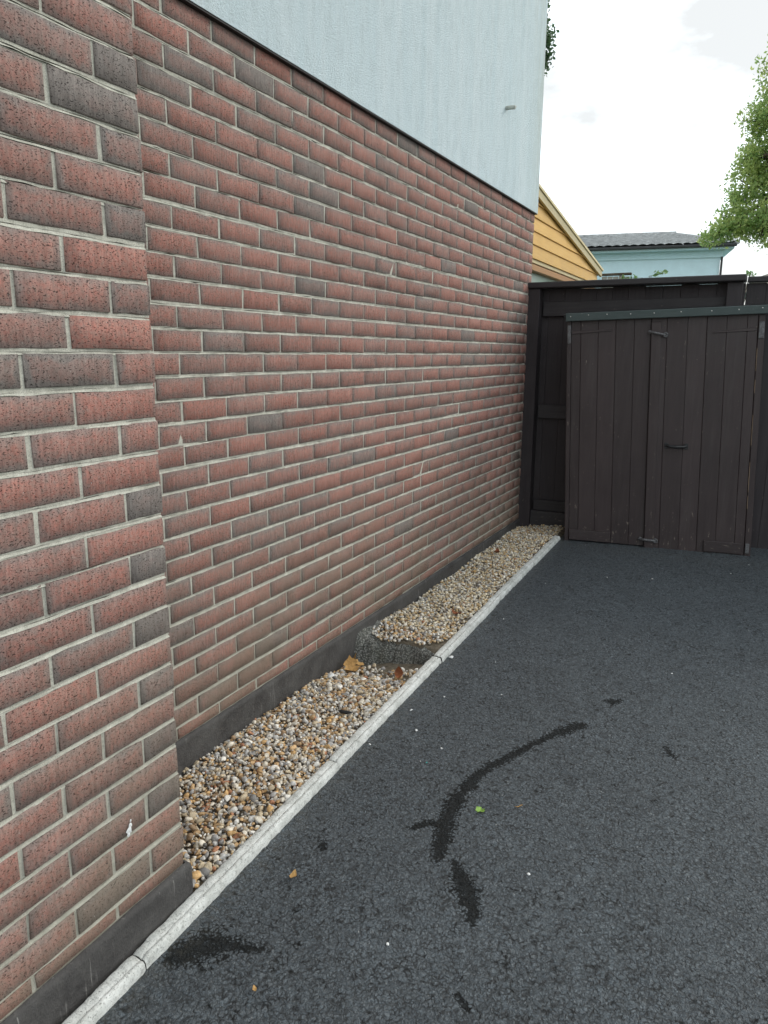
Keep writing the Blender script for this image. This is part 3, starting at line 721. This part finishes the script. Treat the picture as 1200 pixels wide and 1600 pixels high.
# hook latches
def hook(u0, z0, u1, z1, par):
    h = MB(); h.tube([sp_(u0, .012, z0), sp_(u0+(u1-u0)*.3, .030, z0+(z1-z0)*.25), sp_(u0+(u1-u0)*.75, .031, z0+(z1-z0)*.8), sp_(u1, .026, z1), sp_(u1+.006, .02, z1-.018)], [.008, .009, .008, .007, .005], 8)
    h.tube([sp_(u0, .0, z0), sp_(u0, .018, z0)], .014, 8)
    ring = [sp_(u1+.013*math.cos(q), .024+.004*math.sin(q*2), z1+.013*math.sin(q)) for q in [k_*.6283 for k_ in range(11)]]; h.tube(ring, .006, 6)
    h.tube([sp_(u1+.004, .0, z1), sp_(u1+.004, .022, z1)], .006, 8)
    h.build('hook_latch', M['iron'], par, smooth=True)
hook(.566, 1.578, .668, 1.560, shed); hook(.545, .100, .652, .098, shed)

# ------------------------------------------------------------------ yellow boarded lean-to behind the house
GX = -.10
lt = empty('lean_to', (-2, 5.6, 0)); tag(lt, 'yellow timber-clad lean-to with sloping cream bargeboard behind the brick wall', 'extension')
def roof_z(y): return 2.713-.141*(y-4.47)                 # top of the bargeboard
zb_ = [2.192, 2.299, 2.402, 2.507, 2.612, 2.72]
for a, b in zip(zb_[:-1], zb_[1:]):
    ymax = min(6.93, 4.47+(2.713-.085-a)/.141+.25)
    def fn(x, y, z): return (x, y, min(z, roof_z(y)-.055))
    bd = MB(); n = 10; ys_ = np.linspace(4.06, ymax, n+1); vs = []; fs = []
    for y in ys_:
        for (x, z) in ((GX-.02, a), (GX+.008, a), (GX+.0085, a+.006), (GX-.004, b-.001), (GX-.02, b)): vs.append((x, y, z))
    for i in range(n):
        for q in range(4): fs.append((i*5+q, i*5+5+q, i*5+6+q, i*5+1+q))
    bd.add(vs, fs).build('cladding_board', M['yellow'], lt, fn)
def slab(name, mat, x0, x1, ya, yb, top, bot):
    b_ = MB(); vs = []
    for y in (ya, yb): vs += [(x0, y, roof_z(y)+bot), (x1, y, roof_z(y)+bot), (x1, y, roof_z(y)+top), (x0, y, roof_z(y)+top)]
    b_.add(vs, [(0, 1, 5, 4), (1, 2, 6, 5), (2, 3, 7, 6), (3, 0, 4, 7), (3, 2, 1, 0), (4, 5, 6, 7)]); return b_.build(name, mat, lt)
slab('bargeboard', M['cream'], GX+.012, GX+.034, 4.06, 7.02, -.012, -.074)
slab('roof_edge_trim', M['cream'], GX-.01, GX+.045, 4.06, 7.04, .012, -.010)
slab('roof', M['tile'], -4.0, GX-.012, 4.06, 7.06, .004, -.05)
MB().box(GX-.09, GX-.005, 4.06, 6.93, 2.160, 2.190, .003).build('window_head', M['cream'], lt)
MB().box(GX-.09, GX+.002, 4.06, 6.93, 2.100, 2.148, .003).build('window_frame', M['orange'], lt)
MB().box(GX-.10, GX-.02, 4.06, 6.93, 2.146, 2.162).build('shadow_gap', M['bead'], lt)  # solid black bar standing in for the shade between head and frame
for y in (4.08, 5.62, 6.86): MB().box(GX-.08, GX-.002, y, y+.055, .9, 2.102, .003).build('window_post', M['orange'], lt)
MB().box(GX-.060, GX-.050, 4.13, 6.86, .9, 2.10).build('window_pane', M['glass'], lt)
MB().box(-4.0, GX-.01, 4.06, 6.90, -.29, .9).build('base_wall', M['render'], lt)
MB().box(-4.0, -3.9, 4.06, 6.90, .9, 2.2).build('back_wall', M['render'], lt)

# ------------------------------------------------------------------ houses beyond the fence
def tiled_roof(name, mat, par, a, b, c, d, nu, nv, amp=.03, step=.03):
    """roof plane a-b eave, d-c ridge; rolled tile columns, lapped courses"""
    a, b, c, d = map(Vector, (a, b, c, d)); nrm = (b-a).cross(d-a).normalized(); V = []; Fq = []; su = nu*6
    for j in range(nv):
        for e in (0, 1):
            t = (j+e)/nv
            for i in range(su+1):
                s = i/su; p = (a*(1-s)+b*s)*(1-t)+(d*(1-s)+c*s)*t
                V.append(p+nrm*(amp*abs(math.sin(math.pi*s*nu))+(step if e == 0 else 0)))
    w = su+1
    for r in range(2*nv-1):
        for i in range(su): Fq.append((r*w+i, r*w+i+1, (r+1)*w+i+1, (r+1)*w+i))
    return np_mesh(name, V, Fq, mat, par)
bh = empty('blue_house', (-4, 26, -.3)); tag(bh, 'pale blue house with a low grey tiled hipped roof, seen over the fence', 'house')
ba = math.radians(10.5); bo = Vector((.02, 24.95, 0)); bx_ = Vector((-math.cos(ba), -math.sin(ba), 0)); by_ = Vector((-math.sin(ba), math.cos(ba), 0))
def bp(u, w, z): return bo+bx_*u+by_*w+Vector((0, 0, z))       # u to the left along the front, w back
MB().box(0, 10, 0, 7, -.3, 4.62).build('wall', M['blue'], bh, bp)
MB().box(-.05, 10.05, -.05, 7.05, 4.48, 4.74, .01).build('fascia_band', M['bluetrim'], bh, bp)
MB().box(-.34, 10.3, -.34, 7.3, 4.70, 4.80, .01).build('soffit', M['bluetrim'], bh, bp)
MB().box(-.40, 10.3, -.44, -.34, 4.76, 4.85, .02).build('gutter', M['gutter'], bh, bp)
ez, rz = 4.86, 5.74
tiled_roof('roof', M['tile'], bh, bp(10.3, -.40, ez), bp(-.40, -.40, ez), bp(1.25, 3.5, rz), bp(8.9, 3.5, rz), 40, 11)
tiled_roof('roof', M['tile'], bh, bp(-.40, -.40, ez), bp(-.40, 7.4, ez), bp(1.25, 3.52, rz), bp(1.25, 3.48, rz), 24, 11)
tiled_roof('roof', M['tile'], bh, bp(-.40, 7.4, ez), bp(10.3, 7.4, ez), bp(8.9, 3.5, rz), bp(1.25, 3.5, rz), 40, 11)
MB().tube([bp(1.15, 3.5, rz+.02), bp(9, 3.5, rz+.02)], .09, 8).build('ridge', M['tile'], bh)
MB().tube([bp(1.2, 3.5, rz), bp(-.42, -.42, ez+.02)], .07, 8).build('hip_ridge', M['tile'], bh)
MB().tube([bp(-.04, -.06, 4.5), bp(-.04, -.06, 0)], .035, 8).build('downpipe', M['gutter'], bh)

bg2 = empty('bungalow', (4, 16, -.3)); tag(bg2, 'bungalow with a weathered brown tiled roof, just above the fence under the oak', 'house')
def cp(u, w, z):
    a = math.radians(-24); return Vector((.95, 12.6, 0))+Vector((math.cos(a), math.sin(a), 0))*u+Vector((-math.sin(a), math.cos(a), 0))*w+Vector((0, 0, z))
MB().box(.3, 8, .3, 6.7, -.3, 2.45).build('wall', M['render'], bg2, cp)
tiled_roof('roof', M['browntile'], bg2, cp(0, 0, 2.42), cp(8.3, 0, 2.42), cp(8.3, 3.5, 3.55), cp(0, 3.5, 3.55), 32, 12, .025, .03)
tiled_roof('roof', M['browntile'], bg2, cp(8.3, 7, 2.42), cp(0, 7, 2.42), cp(0, 3.5, 3.55), cp(8.3, 3.5, 3.55), 32, 12, .025, .03)
MB().add([cp(.02, .2, 2.4), cp(.02, 6.8, 2.4), cp(.02, 3.5, 3.5)], [(0, 1, 2)]).build('gable', M['render'], bg2)

# ------------------------------------------------------------------ trees and plants
def leafmesh(name, centres, mat, par, size, n_each, spread, aspect=.55):
    N = sum(n_each); C = np.repeat(np.array(centres), n_each, axis=0); S = np.repeat(np.array(spread), n_each)
    D = RNG.normal(size=(N, 3)); D /= np.linalg.norm(D, axis=1)[:, None]; Rr = RNG.random(N)**.45
    P = C+D*(Rr*S)[:, None]*np.array([1, 1, .8])
    a = RNG.normal(size=(N, 3)); a[:, 2] -= .35; a /= np.linalg.norm(a, axis=1)[:, None]
    b = np.cross(a, RNG.normal(size=(N, 3))); b /= np.linalg.norm(b, axis=1)[:, None]; nn = np.cross(a, b)
    s = size*RNG.uniform(.65, 1.3, N)[:, None]
    V = np.stack([P-a*s*.5, P+b*s*aspect*.5+nn*s*.10, P+a*s*.5, P-b*s*aspect*.5+nn*s*.10], 1).reshape(-1, 3)
    Fq = np.arange(N*4).reshape(-1, 4); base = np.repeat(RNG.random(len(centres)), n_each); lc = np.clip(base*.6+RNG.random(N)*.5-.05, 0, 1)
    return np_mesh(name, V, Fq, mat, par, {'lcol': np.repeat(lc, 4)})
def tree(name, label, base, top, lobes, leafmat, size, dens, clr=.26):
    t = empty(name, base); tag(t, label, 'tree'); base, top = Vector(base), Vector(top); tk = MB()
    tk.tube([base+(top-base)*q+Vector((math.sin(q*5)*.12, math.cos(q*4)*.1, 0)) for q in (0, .25, .5, .75, 1)], [.30, .24, .20, .15, .09], 10)
    cen = []; ne = []; sp = []
    for (c, r) in lobes:
        c = Vector(c); n = int(dens*r*r*r**.2)
        st = base+(top-base)*random.uniform(.72, .98)
        mid = (st+c)/2+Vector((random.uniform(-.2, .2), random.uniform(-.2, .2), .15))
        tk.tube([st, mid, c], [.09, .055, .025], 6)
        for q in range(n):
            d = Vector(RNG.normal(size=3)).normalized(); p = c+d*r*random.uniform(.25, 1.0)
            if clump(p, 1.3) < -.30: continue
            cen.append(p); ne.append(random.randint(20, 38)); sp.append(clr*random.uniform(.6, 1.25))
            if q % 4 == 0: tk.tube([c+(p-c)*.15, p+Vector((0, 0, -.05))], [.018, .006], 4)
    tk.build('trunk', M['bark'], t, smooth=True)
    leafmesh('crown', [tuple(c) for c in cen], leafmat, t, size, ne, sp)
    return t
def at(x, y, Y):                                             # helper to lay out far lobes: a point at depth Y seen in direction of (x, y) of the photo
    d = _f+R2*((x-600)/FPX)-U2*((y-800)/FPX); return CAM+d*((Y-CAM.y)/d.y)
tree('oak_tree', 'green leafy oak tree rising above the fence at the picture\'s right', (3.4, 16.2, -.3), (3.2, 16, 6.2),
     [(at(1122, 366, 15.6), .30), (at(1152, 345, 15.8), .50), (at(1196, 352, 15.6), .50), (at(1172, 292, 16), .52), (at(1205, 250, 16), .66), (at(1166, 248, 15.9), .32), (at(1190, 190, 16), .42), (at(1222, 150, 16.2), .55), (at(1250, 95, 16.3), .7),
      (at(1250, 240, 16.4), .9), (at(1245, 320, 16.2), .8), ((3.2, 16.2, 6.0), 1.3), ((4.6, 16.4, 5.2), 1.3), ((4.4, 15.8, 6.8), 1.2), ((3.2, 17.2, 7.6), 1.1)], M['leaf'], .080, 330, .23)
tree('dark_tree', 'dark green tree crown showing just past the top of the render wall', (-5.2, 14.4, -.3), (-4.6, 14.2, 7.2),
     [(at(842, 62, 14), .28), (at(846, 92, 14), .24), (at(820, 75, 14.1), .6), (at(790, 40, 14.2), .9), ((-5.0, 14.4, 7.0), 1.2), ((-6.2, 14.3, 6.4), 1.2)], M['leafd'], .085, 420, .17)
def sprig(label, x, Y, h, grp):
    base = at(x, 436, Y); base.z -= .25
    s = empty('climbing_plant', base); tag(s, label, 'plant', grp); st = MB(); cen = []
    for k_ in range(2):
        p = [base+Vector((random.uniform(-.04, .04), 0, 0)), base+Vector((random.uniform(-.1, .1), 0, .25+h*.5)), base+Vector((random.uniform(-.18, .18), random.uniform(-.05, .05), .25+h*random.uniform(.7, 1)))]
        st.tube(p, [.005, .004, .002], 4); cen += [tuple(p[2]), tuple((p[1]+p[2])/2)]
    st.build('stem', M['bark'], s); leafmesh('leaves', cen, M['sprig'], s, .055, [4]*len(cen), [.045]*len(cen))
sprig('thin leafy shoot poking over the fence in front of the pale blue wall', 1020, 6.2, .06, None)
sprig('small leafy shoot by the bottom edge of the pale blue wall, near the lean-to', 988, 6.6, .02, None)
sprig('leafy shoot above the fence against the brown tiled roof', 1166, 7.5, .06, None)
# old fence panel in the garden behind, its top edge just visible
gp = empty('garden_panel', (-.7, 9.4, -.3)); tag(gp, 'weathered greenish garden panel just visible above the fence below the blue house', 'panel')
pa, pb = at(940, 433, 9.4), at(984, 433, 9.4)
zt_ = pa.z
nb = 5
for q in range(nb):
    x0 = pa.x+(pb.x-pa.x)*q/nb; x1 = pa.x+(pb.x-pa.x)*(q+1)/nb; MB().box(x0+.004, x1-.004, 9.40, 9.42, -.3, zt_+random.uniform(-.01, .01), .003).build('board', M['browntile'], gp)
MB().box(pa.x-.02, pb.x+.02, 9.37, 9.45, zt_+.015, zt_+.045, .004).build('cap_rail', M['bark'], gp)

# ------------------------------------------------------------------ small things lying about
def leaf_obj(name, label, loc, size, rz, mat, curl=.25, asp=.55, cat='leaf', lobed=False, tiltx=0):
    n = 10; V = []; Fq = []
    for i in range(n+1):
        t = i/n; w = math.sin(math.pi*min(1, t*1.02+.01))**.7*asp*.5*(1+(.35*math.sin(t*19) if lobed else .08*math.sin(t*23)))
        z = curl*(2*t-1)**2*.5+.05*math.sin(t*8)
        V += [(-w, t-.5, z+curl*.5*w), (0, t-.5, z-.03), (w, t-.5, z+curl*.6*w)]
    V2 = [(x, y, z+.02) for x, y, z in V]
    for i in range(n):
        a = i*3; Fq += [(a, a+3, a+4, a+1), (a+1, a+4, a+5, a+2)]
    m_ = MB(); m_.add(V, Fq); m_.add(V2, [tuple(reversed(f)) for f in Fq]); R = Matrix.Rotation(rz, 3, 'Z')@Matrix.Rotation(tiltx, 3, 'X')
    zmin = min((R@Vector(v)).z for v in m_.v)*size
    loc = Vector(loc); loc.z -= zmin
    o = m_.build(name, mat, None, lambda x, y, z: R@Vector((x, y, z))*size, True); o.location = loc; tag(o, label, cat); return o
def stone_obj(name, label, loc, r, mat, cat='stone', grp=None, fl=(1, .8, .6)):
    V = random.choice(P2)*r; m_ = MB(); m_.add([tuple(v*np.array(fl)) for v in V], [tuple(f) for f in I2[1]]); o = m_.build(name, mat, None, None, True)
    o.location = Vector(loc); o.location.z += r*.42*fl[2]; o.rotation_euler.z = random.uniform(0, 6); tag(o, label, cat, grp); return o
def on(x, y, h=.001): return (x, y, gz(y)+h)
leaf_obj('fallen_leaf', 'small dry orange-brown leaf on the asphalt, between the kerb and the long dark stain', on(.657, -.26), .034, .2, M['dry'], .35)
leaf_obj('fallen_leaf', 'bright green leaf scrap lying beside the bend of the long dark stain', on(1.022, .256), .034, 1.1, M['green'], .3, .8, lobed=True)
leaf_obj('fallen_leaf', 'tiny brown leaf on the asphalt at the bottom of the picture', on(.786, -.606), .018, .9, M['dry'], .3)
leaf_obj('fallen_leaf', 'thin pale blade of grass lying on the asphalt', on(1.125, .335), .030, 2.4, M['dry'], .1, .12)
leaf_obj('dry_leaf', 'curled tan dry leaf on the gravel against the black plinth', (.085, 1.06, grav_z(.085, 1.06)+.012), .095, .9, M['dry'], .9, .75, lobed=True, tiltx=.5)
leaf_obj('dry_leaf', 'curled tan dry leaf standing on edge behind another by the plinth', (.070, 1.115, grav_z(.07, 1.1)+.015), .075, 2.2, M['dry'], .9, .7, lobed=True, tiltx=1.0)
leaf_obj('dead_leaf', 'rust brown dead leaf at the foot of the concrete lump', (.345, 1.045, grav_z(.345, 1.05)+.012), .055, .4, M['red'], .6, .7, tiltx=.9)
leaf_obj('dead_leaf', 'rust brown dead leaf on the far gravel above the concrete lump', (.33, 1.78, grav_z(.33, 1.78)+.012), .075, 1.2, M['red'], .3, .4)
leaf_obj('dead_leaf', 'dark red leaf on the far gravel near the fence', (.13, 3.05, grav_z(.13, 3.05)+.014), .08, .2, M['red'], .4, .5)
stone_obj('white_stone', 'smooth white stone on the gravel beside the curled dry leaf', (.058, .93, grav_z(.058, .93)+.006), .030, M['white'])
stone_obj('white_stone', 'white flint lying on the asphalt against the kerb near the concrete lump', on(kx_out(1.30)+.018, 1.30), .017, M['white'])
stone_obj('dark_stone', 'black shard lying in the near gravel by the kerb', (.33, .58, grav_z(.33, .58)+.010), .026, M['dark'], 'stone', None, (1.3, .45, .6))
stone_obj('plastic_bit', 'tiny teal plastic bit on the asphalt beside a white chip', on(.757, .432), .004, M['teal'], 'litter')
chips = [(.631, .615), (.734, .429), (.520, .445), (.768, .542), (.545, .75), (.62, .92), (.70, 1.35), (.56, 1.9), (.60, 2.6), (.92, 2.9), (1.62, 3.35), (1.18, 3.0), (1.36, 2.4), (1.45, 1.6), (.83, 1.05), (1.24, .05), (1.0, -.35), (.80, 3.35), (1.72, 3.62), (.63, 3.62)]
for (x, y) in chips: stone_obj('stone_chip', 'small pale stone chip lying loose on the dark asphalt', on(x, y, 0), random.uniform(.0045, .0085), M['white'], 'stone', 'pale stone chips scattered on the drive', (1, .8, .7))
for o in list(bpy.data.objects):
    if o.type == 'MESH': o.data.update()
print('tris', sum(len(p.vertices)-2 for o in bpy.data.objects if o.type == 'MESH' for p in o.data.polygons))
